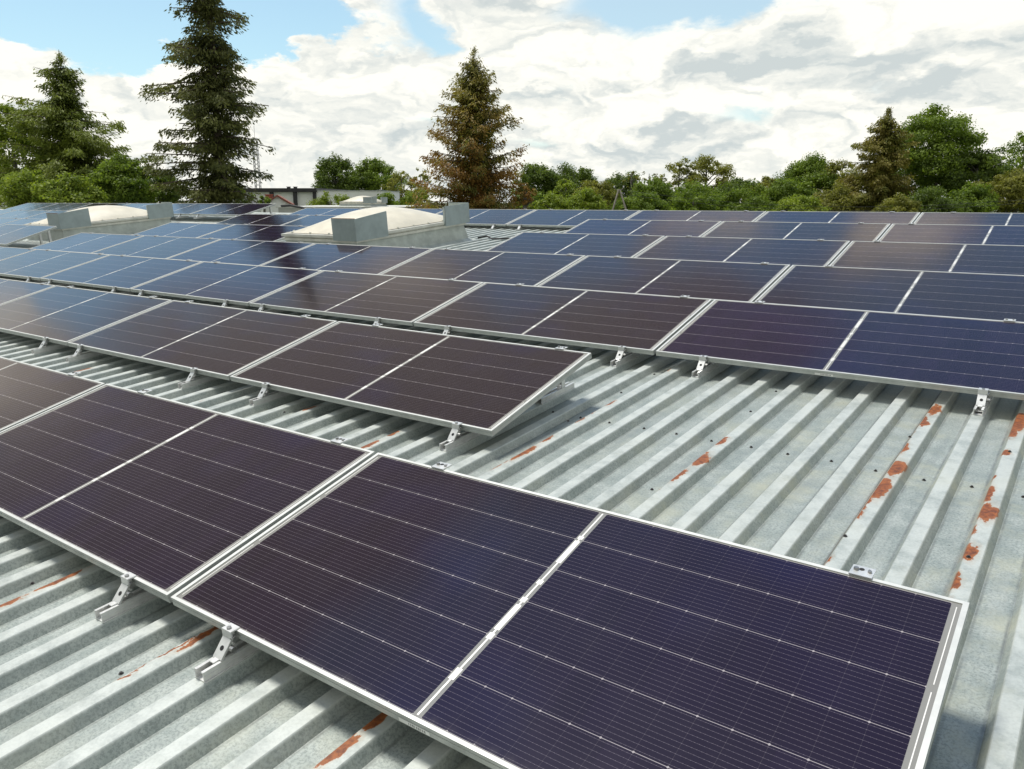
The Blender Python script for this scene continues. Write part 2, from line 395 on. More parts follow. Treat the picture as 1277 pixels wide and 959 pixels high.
# ------------------------------------------------------------------ the hall whose roof we stand on
RX0, RX1, RY0, RY1 = -46.0, 9.0, -6.0, 14.45
hall = empty('industrial_hall', MR.copy())
tag(hall, 'low industrial hall with weathered ribbed galvanised roof, rusty along its sheet laps, carrying solar panels', 'building')
def sheet(x0, x1, y0, y1, ny, zf):
    b = MB(); ks = range(int(math.floor(x0 / PITCHX)), int(math.ceil(x1 / PITCHX)))
    prof = []
    for k in ks:
        e = k * PITCHX
        prof += [(e - CROWN + 0.003, RIBH), (e - 0.003, RIBH), (e, RIBH - 0.003), (e + WEBX, 0.0), (e + PITCHX - CROWN - WEBX, 0.0), (e + PITCHX - CROWN, RIBH - 0.003)]
    ys = [y0 + (y1 - y0) * j / ny for j in range(ny + 1)]
    for yy in ys:
        for (xx, zz) in prof: b.v.append((xx, yy, zz + zf(yy)))
    m_ = len(prof)
    for j in range(ny):
        for i in range(m_ - 1):
            b.f.append((j*m_+i, j*m_+i+1, (j+1)*m_+i+1, (j+1)*m_+i)); b.mi.append(0)
    return b
roof = sheet(RX0, RX1, RY0, RY1, 3, lambda y: 0.0).build('roof_sheet', M_ROOF, hall)
backr = sheet(RX0, RX1, RY1 + 0.002, RY1 + 16, 2, lambda y: -(y - RY1) * 0.20 - 0.01).build('rear_roof_sheet', M_ROOF, hall)
rc_ = MB()
for k in range(int((RX1 - RX0) / 2.5)):
    xa = RX0 + k * 2.5
    rc_.quad((xa, RY1 - 0.22, 0.047), (xa + 2.48, RY1 - 0.22, 0.047), (xa + 2.48, RY1, 0.062), (xa, RY1, 0.062))
    rc_.quad((xa, RY1, 0.062), (xa + 2.48, RY1, 0.062), (xa + 2.48, RY1 + 0.22, 0.012), (xa, RY1 + 0.22, 0.012))
rc_.build('ridge_cap', M_CURB, hall)
wl = MB()
wl.box(RX0 + .3, RX1 - .3, RY0 + .3, RY1 + 15.5, -9.0, -3.4)
wl.build('wall', M_WALL, hall)
up = MB(); up.box(RX0 + .35, RX1 - .35, RY0 + .35, RY0 + .5, -3.4, -0.02); up.box(RX0 + .35, RX0 + .5, RY0 + .5, RY1, -3.4, -0.02); up.box(RX1 - .5, RX1 - .35, RY0 + .5, RY1, -3.4, -0.02)
up.build('wall', M_WALL, hall)
# self-drilling screws with washers: a row over each purlin, and stitch screws along the laps
scm = MB(); scm.cyl((0, 0, 0), (0, 0, 1), 0.0085, 0.002, 10); scm.cyl((0, 0, 0.002), (0, 0, 1), 0.005, 0.005, 6)
scme = scm.mesh('roof_screw', simple('screw_dark', (0.045, 0.042, 0.04), 0.6, 0.2, 0.3))
SCREWS = [(-.29,4.86,1),(-.29,4.43,1),(-1.12,4.87,1),(-1.12,4.41,1),(-1.13,5.31,1),(-1.13,3.8,1),(.99,4.43,1),(.98,3.23,1),(.56,3.17,1),(.55,4.42,1),(-.29,3.19,1),(-1.1,1.11,1),(-1.96,1.22,1),(-2.79,3.1,1),(-1.95,3.4,1),(-.28,1.02,1),(.985,2.55,1),(-1.94,4.0,1)]
for py_ in (3.99,):
    for k in range(-22, 6):
        if py_ < 2 and k > -2: continue
        SCREWS.append((k * PITCHX + 0.0725 + random.uniform(-.012, .012), py_ + random.uniform(-.015, .02), 0))
for (xx, yy, up_) in SCREWS[:98]:
    o = link('roof_screw', scme, roof, T(xx, yy, RIBH if up_ else 0.0005))

# ------------------------------------------------------------------ rooflights
def rooflight(name, X0, X1, Y0, Y1, label, boxes=True, base=0.02, M0=MR, hull=0.37, domeh=0.28, group='rooflights with white opal domes'):
    root = empty(name, M0 @ T((X0 + X1) / 2, (Y0 + Y1) / 2, base)); tag(root, label, 'skylight', group)
    hx, hy = (X1 - X0) / 2, (Y1 - Y0) / 2
    def ringband(b, a, c):   # between two rectangles (inset, z)
        (i0, z0), (i1, z1) = a, c
        A = [(-hx+i0,-hy+i0,z0),(hx-i0,-hy+i0,z0),(hx-i0,hy-i0,z0),(-hx+i0,hy-i0,z0)]
        B = [(-hx+i1,-hy+i1,z1),(hx-i1,-hy+i1,z1),(hx-i1,hy-i1,z1),(-hx+i1,hy-i1,z1)]
        for k in range(4): b.quad(A[k], A[(k+1)%4], B[(k+1)%4], B[k])
    c = MB()
    ringband(c, (-0.13, 0.0), (-0.02, 0.045)); ringband(c, (-0.02, 0.045), (0.03, hull - 0.10)); ringband(c, (0.03, hull - .10), (0.03, hull - .02))
    c.build('curb', M_CURB, root)
    r_ = MB()
    prof = [(0.028, hull - .11), (0.0, hull - .10), (0.0, hull - .065), (0.022, hull - .06), (0.022, hull - .045), (-0.018, hull - .04), (-0.018, hull), (0.05, hull + .006)]
    for a, b_ in zip(prof[:-1], prof[1:]): ringband(r_, a, b_)
    r_.build('rim', M_RIM, root)
    # dome: pillow over the rim, with a flat flange
    dm = MB(); nx, ny = 28, 36
    for j in range(ny + 1):
        for i in range(nx + 1):
            u, v_ = 2 * i / nx - 1, 2 * j / ny - 1
            xx, yy = u * (hx - 0.025), v_ * (hy - 0.025)
            e = max(0.0, 1 - abs(u) ** 2.0) ** 0.85 * max(0.0, 1 - abs(v_) ** 2.0) ** 0.95
            dm.v.append((xx, yy, hull + 0.012 + domeh * e))
    for j in range(ny):
        for i in range(nx):
            a = j * (nx + 1) + i; dm.f.append((a, a + 1, a + nx + 2, a + nx + 1)); dm.mi.append(0)
    dome = dm.build('dome', M_OPAL, root, smooth=True)
    fl = MB(); fl.cyl((0, 0, 0), (0, 0, 1), 0.018, 0.02, 8); cap = fl.mesh('fixing_cap', M_RIM)
    spots = [(s_ * (hx - .035), -hy + 0.2 + k * (2 * hy - 0.4) / 6) for k in range(7) for s_ in (-1, 1)] + [(-hx + 0.2 + k * (2 * hx - 0.4) / 3, -hy + .035) for k in range(4)]
    for (xx, yy) in spots: link('fixing_cap', cap, dome, T(xx, yy, hull + 0.01))
    if boxes:
        zb, zt = hull - 0.07, hull + 0.25
        def plate(sy, lf, ls):
            """folded wind deflector round a corner on the +X side; sy -1 front corner, +1 rear corner"""
            b = MB(); e = 0.05
            xo, yo = hx + e, sy * (hy + e)
            th = 0.006
            b.box(xo - lf, xo, min(yo, yo - sy * th), max(yo, yo - sy * th), zb, zt)
            ya, yb = sorted((yo - sy * (th + .001), yo - sy * ls))
            sl = 0.055
            b.quad((xo, ya, zb), (xo, yb, zb), (xo, yb, zt + (sl if sy < 0 else 0)), (xo, ya, zt + (0 if sy < 0 else 0.0)))
            b.quad((xo - th, ya, zb), (xo - th, ya, zt), (xo - th, yb, zt + (sl if sy < 0 else 0)), (xo - th, yb, zb))
            b.quad((xo - th, ya, zt), (xo, ya, zt), (xo, yb, zt + (sl if sy < 0 else 0)), (xo - th, yb, zt + (sl if sy < 0 else 0)))
            b.quad((xo - th, ya, zb), (xo - th, yb, zb), (xo, yb, zb), (xo, ya, zb))
            yf = yb if sy < 0 else ya
            b.box(xo - 0.05, xo - th - .001, yf - th / 2, yf + th / 2, zb + .01, zt - .01)
            ob = b.build('wind_deflector', M_PLATE, root)
            h_ = MB(); h_.box(xo - lf, xo - .002, min(yo, yo - sy * .012), max(yo, yo - sy * .012), zt + .001, zt + .009)
            h_.build('rusty_edge', M_RUSTY if sy < 0 else M_PLATE, ob)
            br = MB(); br.box(xo - 0.10, xo - 0.07, min(yo - sy*.01, yo - sy*.14), max(yo - sy*.01, yo - sy*.14), zb + 0.04, zb + 0.046)
            br.build('bracket', M_PLATE, ob)
        plate(-1, 0.50, 0.66); plate(1, 0.45, 0.62)
    return root
SK2 = (-9.34, -7.66, 8.34, 10.86)
sk = rooflight('rooflight', *SK2, 'large white domed skylight with zinc deflectors in the middle of the array')
SK1 = (SK2[0] - 8.95, SK2[1] - 8.95, SK2[2], SK2[3])
rooflight('rooflight', *SK1, 'white domed skylight with zinc deflectors partly behind panels, below the dark spruces')

# ------------------------------------------------------------------ solar panels
def frame_mesh():
    b = MB(); lx, ly, hgt = 0.0145, 0.0115, 0.035
    def rail(p0, p1, inward, w):
        pass
    # mitred lip and outer skirt with a shallow groove
    O = [(0,0),(L,0),(L,WD),(0,WD)]; I = [(lx,ly),(L-lx,ly),(L-lx,WD-ly),(lx,WD-ly)]
    for k in range(4):
        a, c = O[k], O[(k+1)%4]; i0, i1 = I[k], I[(k+1)%4]
        ux, uy = (c[0]-a[0]), (c[1]-a[1]); ln = math.hypot(ux, uy); nx_, ny_ = uy/ln, -ux/ln
        off = lambda p, d: (p[0] + nx_*0, p[1], d)
        b.cur = 0
        b.quad((*a, 0), (*c, 0), (*i1, 0), (*i0, 0))
        b.quad((*i0, 0), (*i1, 0), (*i1, -0.0035), (*i0, -0.0035))
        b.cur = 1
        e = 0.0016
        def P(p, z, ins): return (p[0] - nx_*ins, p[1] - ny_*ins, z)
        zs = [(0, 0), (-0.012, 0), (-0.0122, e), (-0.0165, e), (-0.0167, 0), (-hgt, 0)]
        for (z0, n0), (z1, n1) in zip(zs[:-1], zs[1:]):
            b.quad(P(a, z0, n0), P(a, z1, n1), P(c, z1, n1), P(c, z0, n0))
        b.quad((*a, -hgt), (*i0, -hgt), (*i1, -hgt), (*c, -hgt))
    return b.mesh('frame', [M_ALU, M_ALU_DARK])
def glass_mesh():
    b = MB(); b.quad((0.0140, 0.0110, -0.003), (L-0.0140, 0.0110, -0.003), (L-0.0140, WD-0.0110, -0.003), (0.0140, WD-0.0110, -0.003))
    return b.mesh('glass', M_CELL)
def back_mesh():
    b = MB(); b.quad((0.0140, 0.0110, -0.008), (0.0140, WD-0.0110, -0.008), (L-0.0140, WD-0.0110, -0.008), (L-0.0140, 0.0110, -0.008))
    for k in (-1, 0, 1): b.box(L/2 + k*0.55 - .04, L/2 + k*0.55 + .04, WD*.5 - .05, WD*.5 + .05, -0.026, -0.0085)
    return b.mesh('backsheet', simple('backsheet', (0.60, 0.60, 0.58), 0.6))
def ribbon_mesh(which):
    b = MB(); z0, z1 = -0.0029, -0.0022
    h = L / 2; chh = (WD - 2 * MY) / 6
    if which == 'centre':
        b.box(h - .0028, h + .0028, MY + .004, WD - MY - .004, z0, z1 - .0002)
        for (y0_, y1_) in ((1.9, 2.05), (2.15, 2.86), (2.95, 3.08), (.86, 1.12), (4.2, 4.95), (5.02, 5.12), (3.5, 3.62)):
            b.box(h - .0095, h + .0095, MY + y0_*chh, MY + y1_*chh, z0, z1)
    else:
        xx = 0.026 if which == 'start' else L - 0.026
        for k in range(3): b.box(xx - .0014, xx + .0014, MY + (2*k + .08)*chh, MY + (2*k + 1.92)*chh, z0, z1)
    return b.mesh('cell_ribbon', M_RIBBON)
FRAME_ME, GLASS_ME, BACK_ME, RIB_ME = frame_mesh(), glass_mesh(), back_mesh(), [ribbon_mesh(w_) for w_ in ('centre', 'start', 'end')]
def sticker_obj(parent):
    b = MB(); b.cur = 0; b.box(L/2 - .055, L/2 + .055, -0.0012, -0.0003, -0.0315, -0.0180)
    b.cur = 1
    for k in range(9): b.box(L/2 - .02 + k*.007, L/2 - .0175 + k*.007 + .001*(k % 3), -0.0016, -0.0013, -0.029, -0.0205)
    return b.build('label_sticker', [M_STICKER, M_PRINT], parent)
def panel(M, label):
    root = empty('solar_panel', MR @ M)
    tag(root, label, 'solar panel', 'solar panels mounted in rows on the ribbed roof')
    for nm, me in (('frame', FRAME_ME), ('glass', GLASS_ME), ('backsheet', BACK_ME)): link(nm, me, root)
    for nm, me in zip(('centre_ribbon', 'end_ribbon', 'end_ribbon'), RIB_ME): link(nm, me, root)
    return root

# mounts: near ones in parts, far ones as one small mesh
def rail_mb(b, y0, y1):
    b.box(-.024, .024, y0, y1, .0005, .0045); b.box(-.024, -.0195, y0, y1, .0046, .036); b.box(.0195, .024, y0, y1, .0046, .036)
    b.box(-.0193, -.012, y0, y1, .031, .036); b.box(.012, .0193, y0, y1, .031, .036); b.box(-.0193, .0193, y0+.03, y1-.01, .014, .016)
    b.box(-.0295, -.0243, y0, y1, .0005, .004); b.box(.0243, .0295, y0, y1, .0005, .004); b.box(.0243, .0262, y0, y1, .017, .021)
def strap_mb(b, p0, p1, w, th):
    p0, p1 = Vector(p0), Vector(p1); dv = p1 - p0; ln = dv.length
    M = Matrix.Translation(p0) @ Matrix.Rotation(math.atan2(dv.z, dv.y), 4, 'X')
    b.box(-w/2, w/2, 0, ln, -th/2, th/2, M)
    return M, ln
TOPF = HF - RIBH            # lip above the crown, front
TOPB = HF + WD * math.sin(TILT) - RIBH
def front_parts():
    d_ = {}
    b = MB(); rail_mb(b, -.135, .22); d_['mini_rail'] = (b.mesh('mini_rail', M_CLAMP), [])
    b = MB(); M, ln = strap_mb(b, (0, -.066, .037), (0, -.020, .086), .044, .008)
    b.box(-.021, .021, -.0175, -.0105, .066, TOPF - .02); b.box(-.0115, .0115, -.09, -.055, .0365, .0405)
    h = MB(); h.cyl((0, ln*.5, .0042), (0, 0, 1), .0085, .0006, 10); h.v = [tuple(M @ Vector(p)) for p in h.v]
    d_['hinge_strap'] = (b.mesh('hinge_strap', M_CLAMP), [('slot_shade', h.mesh('slot_shade', M_BLACK))])  # black disc on the strap paints the shade inside its hole
    b = MB(); b.box(-.024, .024, -.022, .013, TOPF + .001, TOPF + .006); b.box(-.024, .024, -.022, -.017, TOPF - .026, TOPF + .0008); b.box(-.015, .015, -.0165, -.003, TOPF - .03, TOPF - .004)
    d_['end_clamp'] = (b.mesh('end_clamp', M_CLAMP), [])
    b = MB(); b.cyl((0, -.010, TOPF + .006), (0, 0, 1), .0085, .005, 6); b.cyl((.0155, -.012, TOPF - .022), (1, 0, 0), .012, .016, 8); b.cyl((.0225, -.030, .062), (1, 0, 0), .010, .018, 8)
    d_['bolt'] = (b.mesh('bolt', M_BOLT), [])
    return d_
def back_parts():
    d_ = {}
    b = MB(); rail_mb(b, -.26, .12); d_['mini_rail'] = (b.mesh('mini_rail', M_CLAMP), [])
    b = MB()
    b.box(-.019, -.015, -.02, .02, .03, TOPB - .055); b.box(.015, .019, -.02, .02, .03, TOPB - .055); b.box(-.0148, .0148, .005, .009, .05, TOPB - .06)
    d_['support_leg'] = (b.mesh('support_leg', M_CLAMP), [])
    b = MB(); b.box(-.032, .032, -.012, .046, TOPB + .001, TOPB + .005); b.box(-.032, .032, .003, .007, TOPB - .05, TOPB + .0008); b.box(-.032, -.026, .008, .045, TOPB - .02, TOPB + .0008)
    h = MB(); h.cyl((-.004, .026, TOPB + .0052), (0, 0, 1), .008, .0006, 10); h.box(.014, .019, .018, .034, TOPB + .0052, TOPB + .006)  # black disc and bar painted in for the shaded holes of the plate
    d_['end_clamp'] = (b.mesh('end_clamp', M_CLAMP), [('slot_shade', h.mesh('slot_shade', M_BLACK))])
    b = MB(); b.cyl((-.018, .018, TOPB + .005), (0, 0, 1), .0075, .008, 6); b.cyl((.02, .018, TOPB + .005), (0, 0, 1), .006, .006, 6)
    d_['bolt'] = (b.mesh('bolt', M_BOLT), [])
    return d_
FP, BP = front_parts(), back_parts()
def joined(parts, name):
    b = MB(); mats = [M_CLAMP, M_BOLT]
    for nm, (me, subs) in parts.items():
        o = len(b.v); b.v += [tuple(v_.co) for v_ in me.vertices]
        for p_ in me.polygons: b.f.append(tuple(o + i for i in p_.vertices)); b.mi.append(1 if nm == 'bolt' else 0)
    return b.mesh(name, mats)
FJ, BJ = joined(FP, 'panel_clamp'), joined(BP, 'panel_clamp')
def mount(front, x, y, dz, label, detail):
    M = MR @ T(x, y, RIBH + dz)
    if detail:
        root = empty('panel_clamp', M)
        for nm, (me, subs) in (FP if front else BP).items():
            o = link(nm, me, root)
            for sn, sm_ in subs: link(sn, sm_, o)
    else:
        root = link('panel_clamp', FJ if front else BJ, None, M)
    tag(root, label, 'clamp', 'aluminium clamps on short rails holding the solar panels')
    return root

YS = [1.3641216500892628, 3.2236036767611083, 5.059764560740991, 6.903757773711167, 8.760245564146231, 10.556575828971894, 12.375635394500183]
XS = [-1.212890584265244, -1.2237650633297141, -1.2146673001860566, -1.198840031119761, -1.125788529037412, -1.0851818045871435, -1.0645434586449398]
ROWN = ['first row', 'second row', 'third row', 'fourth row', 'fifth row', 'sixth row', 'last row']
ORD = ['first', 'second', 'third', 'fourth', 'fifth', 'sixth', 'seventh', 'eighth', 'ninth']
LP = L + GAP
def crown_near(x): return round((x + CROWN / 2) / PITCHX) * PITCHX - CROWN / 2
#            row, first seam x, panel indices from the right, where, dz
GROUPS = [(0, XS[0], [0, -1, -2], '', 0), (1, XS[1], [-1, -2, -3, -4], '', 0), (2, XS[2], [0, -1, -2, -3, -4, -5, -6], '', 0),
          (3, XS[3], [0, -1, -2, -3, -4, -5, -6], '', 0),
          (4, XS[4], [0, -1, -2], 'right of the skylights', 0), (4, XS[4], [-5, -6], 'between the skylights', 0), (4, XS[4], [-9, -10, -11], 'left of the skylights', 0),
          (5, XS[5], [0, -1, -2], 'right of the skylights', 0), (5, XS[5], [-5, -6], 'between the skylights', 0), (5, XS[5], [-9, -10, -11, -12], 'left of the skylights', 0.02),
          (6, XS[6], [0, -1, -2, -3, -4, -5, -6], 'right of the roof gap', -0.03), (6, -15.98, [-1, -2, -3, -4, -5, -6], 'left of the roof gap', 0.07)]
def clab(edge, side, i, r, where):
    w_ = {'right of the skylights': ' right of skylights', 'between the skylights': ' between skylights', 'left of the skylights': ' left of skylights',
          'right of the roof gap': ' right of gap', 'left of the roof gap': ' left of gap'}.get(where, '')
    return f'{side} clamp on {edge} edge, {ORD[i]} panel from right, {ROWN[r]}{w_}'
for (r, x0, ks, where, dz) in GROUPS:
    for i, k in enumerate(ks):
        X = x0 + k * LP + GAP / 2
        rowtxt = ROWN[r] + (' ' + where if where else '')
        pos = ORD[i] + ' from the right end'
        jx = random.uniform(-.3, .3)
        M = T(X, YS[r], HF + dz) @ Matrix.Rotation(TILT, 4, 'X') @ Matrix.Rotation(R(random.uniform(-.05, .05)), 4, 'Z')
        look = {0: 'dark violet-black'}.get(r, 'dark')
        if r == 0:
            lab = ['blue-violet solar panel lying closest in front, first from the right end of the first row',
                   'brown-black solar panel of the first row, next to the closest blue-violet one',
                   'solar panel of the first row cut by the left edge of the photo'][i]
        else:
            lab = f'dark panel in the {rowtxt}, {pos}'
            if r in (4, 5, 6) and 'left' in where: lab = f'sky-reflecting panel in the {rowtxt}, {pos}'
        p_ = panel(M, lab)
        if (r, k) in ((0, 0), (2, 0)): sticker_obj(p_)
        for s_, fr_ in (('left', 0.31), ('right', L - 0.31)):
            cx = crown_near(X + fr_)
            needf = r in (0, 1, 2) or (r == 6) or (r == 5 and k <= -5) or (r == 4 and k <= -5)
            if needf:
                mount(True, cx, YS[r], dz, clab('front', s_, i, r, where), r <= 2)
            mount(False, cx, YS[r] + WD * math.cos(TILT), dz, clab('back', s_, i, r, where), r <= 1)
# odd panel standing higher on legs by the far skylight
Mx = T(-15.93 - L, YS[3] + 0.02, HF + 0.05) @ Matrix.Rotation(TILT + R(3.2), 4, 'X')
panel(Mx, 'pale sky-reflecting solar panel raised on legs, its end in front of the far-left skylight')
for dx_, w_ in ((-.25, 'outer'), (-.62, 'inner')):
    b = MB(); b.box(-.02, .02, -.02, .02, 0, .37); b.box(-.06, .06, -.06, .06, 0, .006)
    o = b.build('support_post', M_CLAMP, None, M=MR @ T(crown_near(-15.93 + dx_), YS[3] + WD * 0.95, RIBH + 0.001))
    tag(o, f'{w_} grey post holding up the raised panel by the far-left skylight', 'post', 'posts under the raised panel')

# cable tray bar on the roof and cable by the big rooflight
b = MB(); b.box(-1.1, 1.1, -.05, .05, .05, .10); b.box(-.95, -.87, -.06, .06, 0, .0495); b.box(.87, .95, -.06, .06, 0, .0495)
tag(b.build('cable_tray', M_RIM, None, M=MR @ T(-16.0, 11.3, RIBH)), 'pale cable tray lying on the roof beside the far-left skylight', 'cable tray')
b = MB(); pts = [(-7.45, 10.9, .06), (-7.3, 10.95, .09), (-7.1, 10.85, .06), (-6.9, 11.0, .055), (-6.6, 10.95, .06), (-6.3, 11.2, .055), (-6.0, 11.5, .055)]
b.tube(pts, 0.014, 6)
tag(b.build('roof_cable', M_CABLE, None, smooth=True, M=MR.copy()), 'black cable lying on the roof sheet behind the big skylight', 'cable')
b = MB(); b.tube([(-15.9, 13.5, .33), (-15.6, 13.55, .34), (-15.2, 13.6, .28), (-14.75, 13.55, .20)], 0.03, 6)
tag(b.build('cable_pipe', M_CABLE, None, smooth=True, M=MR.copy()), 'dark pipe bridging the gap between panels in the last row', 'pipe')

# ================================================================== TREES
def leaf_material(name, dark, light, accent=None, acc=0.0, trans=0.35, low=None):
    m = bpy.data.materials.new(name); m.use_nodes = True
    t = NT(m.node_tree); t.n.clear()
    o = t.n.new('ShaderNodeOutputMaterial')
    at_ = t.n.new('ShaderNodeAttribute'); at_.attribute_name = 'tint'
    f = at_.outputs['Fac']
    co = t.coord('Object')
    c = t.mix(t.sm(f, 0.1, 0.95), dark, light)
    c = t.mix(t.m('MULTIPLY', t.sm(t.noise(co, 0.55, 4, 0.6), 0.42, 0.68), 0.45), c, tuple(a * 1.3 for a in light))
    if accent:
        acc = acc if low is None else t.m('MULTIPLY', t.sm(t.sep(co)[2], low[1], low[0], 0.3, 1.0), acc)
        c = t.mix(t.m('MULTIPLY', t.sm(t.m('ADD', t.noise(co, 0.7, 5, 0.6), t.m('MULTIPLY', f, 0.22)), 0.52, 0.68), acc), c, accent)
    p = t.n.new('ShaderNodeBsdfPrincipled'); t.put(c, p.inputs['Base Color']); p.inputs['Roughness'].default_value = 0.55; p.inputs['Specular IOR Level'].default_value = 0.25
    tr = t.n.new('ShaderNodeBsdfTranslucent'); t.put(t.v('MULTIPLY', c, (1.15, 1.2, 0.6)), tr.inputs['Color'])
    mx = t.n.new('ShaderNodeMixShader'); mx.inputs[0].default_value = trans
    t.l.new(p.outputs[0], mx.inputs[1]); t.l.new(tr.outputs[0], mx.inputs[2]); t.l.new(mx.outputs[0], o.inputs[0])
    return m
G_DARK = leaf_material('leaf_dark', (0.055, 0.088, 0.018), (0.150, 0.205, 0.036), trans=.45)
G_MID = leaf_material('leaf_mid', (0.080, 0.130, 0.018), (0.215, 0.290, 0.040), trans=.45)
G_LIGHT = leaf_material('leaf_light', (0.120, 0.175, 0.024), (0.300, 0.365, 0.050), trans=.45)
G_OLIVE = leaf_material('leaf_olive', (0.120, 0.132, 0.028), (0.290, 0.285, 0.062), trans=.45)
N_SPRUCE = leaf_material('needles_spruce', (0.050, 0.062, 0.022), (0.175, 0.180, 0.054), trans=0.28)
N_SPRUCE2 = leaf_material('needles_green', (0.065, 0.090, 0.019), (0.230, 0.270, 0.046), trans=0.32)
N_CONE = leaf_material('needles_coned', (0.098, 0.106, 0.026), (0.295, 0.280, 0.058), (0.33, 0.115, 0.036), 0.62, trans=0.34, low=(8.5, 13.5))
N_LARCH = leaf_material('needles_olive', (0.085, 0.105, 0.020), (0.26, 0.255, 0.046), (0.19, 0.11, 0.035), 0.4, trans=0.32)

def unit(a): return a / np.maximum(np.linalg.norm(a, axis=1, keepdims=True), 1e-9)
def leaf_mesh(name, cen, dirs, nor, ln, wd, tint, material):
    """one small pointed leaf spray per row: centre, axis, normal, length, width"""
    n = len(cen); dirs = unit(dirs); side = unit(np.cross(dirs, nor))
    a, w = dirs * ln[:, None] * .5, side * wd[:, None] * .5
    V = np.empty((n, 4, 3)); V[:, 0] = cen - a; V[:, 1] = cen + w - a * .1; V[:, 2] = cen + a; V[:, 3] = cen - w - a * .1
    me = bpy.data.meshes.new(name)
    me.vertices.add(n * 4); me.vertices.foreach_set('co', V.reshape(-1).astype(np.float32))
    me.loops.add(n * 4); me.loops.foreach_set('vertex_index', np.arange(n * 4, dtype=np.int32))
    me.polygons.add(n); me.polygons.foreach_set('loop_start', np.arange(0, n * 4, 4, dtype=np.int32))
    me.polygons.foreach_set('loop_total', np.full(n, 4, dtype=np.int32))
    at_ = me.attributes.new('tint', 'FLOAT', 'FACE'); at_.data.foreach_set('value', tint.astype(np.float32))
    me.materials.append(material); me.update(calc_edges=True)
    return me

def broadleaf(name, px, top, half, dist, label, material, cat='tree', bottom=262, nclump=70, leaf=0.17, dens=1.0, gap=0.0, lean=0.0, squash=1.0, group='trees standing beyond the roof', seed=0):
    """a tree whose crown top is seen at (px, top), half its crown width in pixels"""
    rg = np.random.default_rng(abs(seed + int(px * 7 + top)))
    nclump = int(nclump * 1.6); leaf = leaf * .78
    tip = at(px, top, dist); sc = dist / FPX
    rw = half * sc; base = Vector((tip.x, tip.y, 0))
    crown_h = min(max(1.55 * rw * squash, (262 - top) * sc * 0.8), tip.z * 0.88)
    zc = tip.z - crown_h * 0.52
    root = empty(name, T(*base)); tag(root, label, cat, group)
    # clump centres: spread through an uneven egg, larger low down, poking out at random
    lobes = unit(rg.normal(size=(7, 3))); amp = rg.uniform(.08, .34, 7)
    C = []
    while len(C) < nclump:
        p = rg.normal(size=3); p /= np.linalg.norm(p); rr = rg.uniform(0.35, 1.0) ** 0.55
        q = p * rr
        shape = (1.0 - 0.30 * max(0, q[2]) ** 1.5) * (.86 + float((amp * np.maximum(0, lobes @ p) ** 4).sum()))
        q[2] *= .9 + float((amp * np.maximum(0, lobes @ p) ** 4).sum()) * .55
        q = np.array([q[0] * rw * shape * rg.uniform(.82, 1.06), q[1] * rw * shape * .95, q[2] * crown_h * .5])
        C.append(q + np.array([lean * q[2], 0, zc]))
    C = np.array(C)
    cr = (.09 + .24 * rg.random(nclump) ** 1.6) * rw * (1 - gap * .3)
    npl = np.maximum(30, (dens * 30 * (cr / leaf) ** 1.55)).astype(int); npl = np.minimum(npl, 520)
    idx = np.repeat(np.arange(nclump), npl); n = len(idx)
    dv = unit(rg.normal(size=(n, 3))); rad = rg.uniform(0.1, 1.12, n) ** 0.6
    fl_ = rg.uniform(.45, 1.05, nclump); asp = np.stack([1.35 - .3 * fl_, 1.35 - .3 * fl_, fl_], 1)
    cen = C[idx] + dv * (cr[idx] * rad)[:, None] * asp[idx] + rg.normal(size=(n, 3)) * (rg.random(n) < .15)[:, None] * cr[idx][:, None] * .2
    cen[:, 2] = np.maximum(cen[:, 2], .3)
    nor = unit(dv * .9 + rg.normal(size=(n, 3)) * .65 + np.array([0, 0, .55]))
    dirs = unit(np.cross(nor, rg.normal(size=(n, 3))))
    ln = leaf * (.6 + 1.1 * rg.random(n) ** 1.8) * rg.uniform(.8, 1.25, nclump)[idx]; wd = ln * rg.uniform(.5, .85, n)
    tint = np.clip(rg.normal(.5, .22, n) + rg.normal(0, .18, nclump)[idx], 0, 1)
    me = leaf_mesh('crown', cen, dirs, nor, ln, wd, tint, material)
    link('crown', me, root)
    b = MB(); tr = max(.12, rw * .055)
    b.tube([(0, 0, 0), (rg.normal() * .1, 0, zc * .5), (lean, 0, zc), (lean * 1.2, 0, zc + crown_h * .32)], [tr * 1.3, tr, tr * .7, tr * .2], 7)
    for i in rg.choice(nclump, min(14, nclump), replace=False):
        e = Vector(C[i]); s_ = Vector((lean * .3, 0, max(.4, e.z - (Vector((e.x, e.y, 0)).length) * .75)))
        b.tube([s_, s_.lerp(e, .5) + Vector((0, 0, .1 * rw)), e], [tr * .45, tr * .28, tr * .08], 5)
    b.build('trunk', M_BARK_GREY, root, smooth=True)
    return root

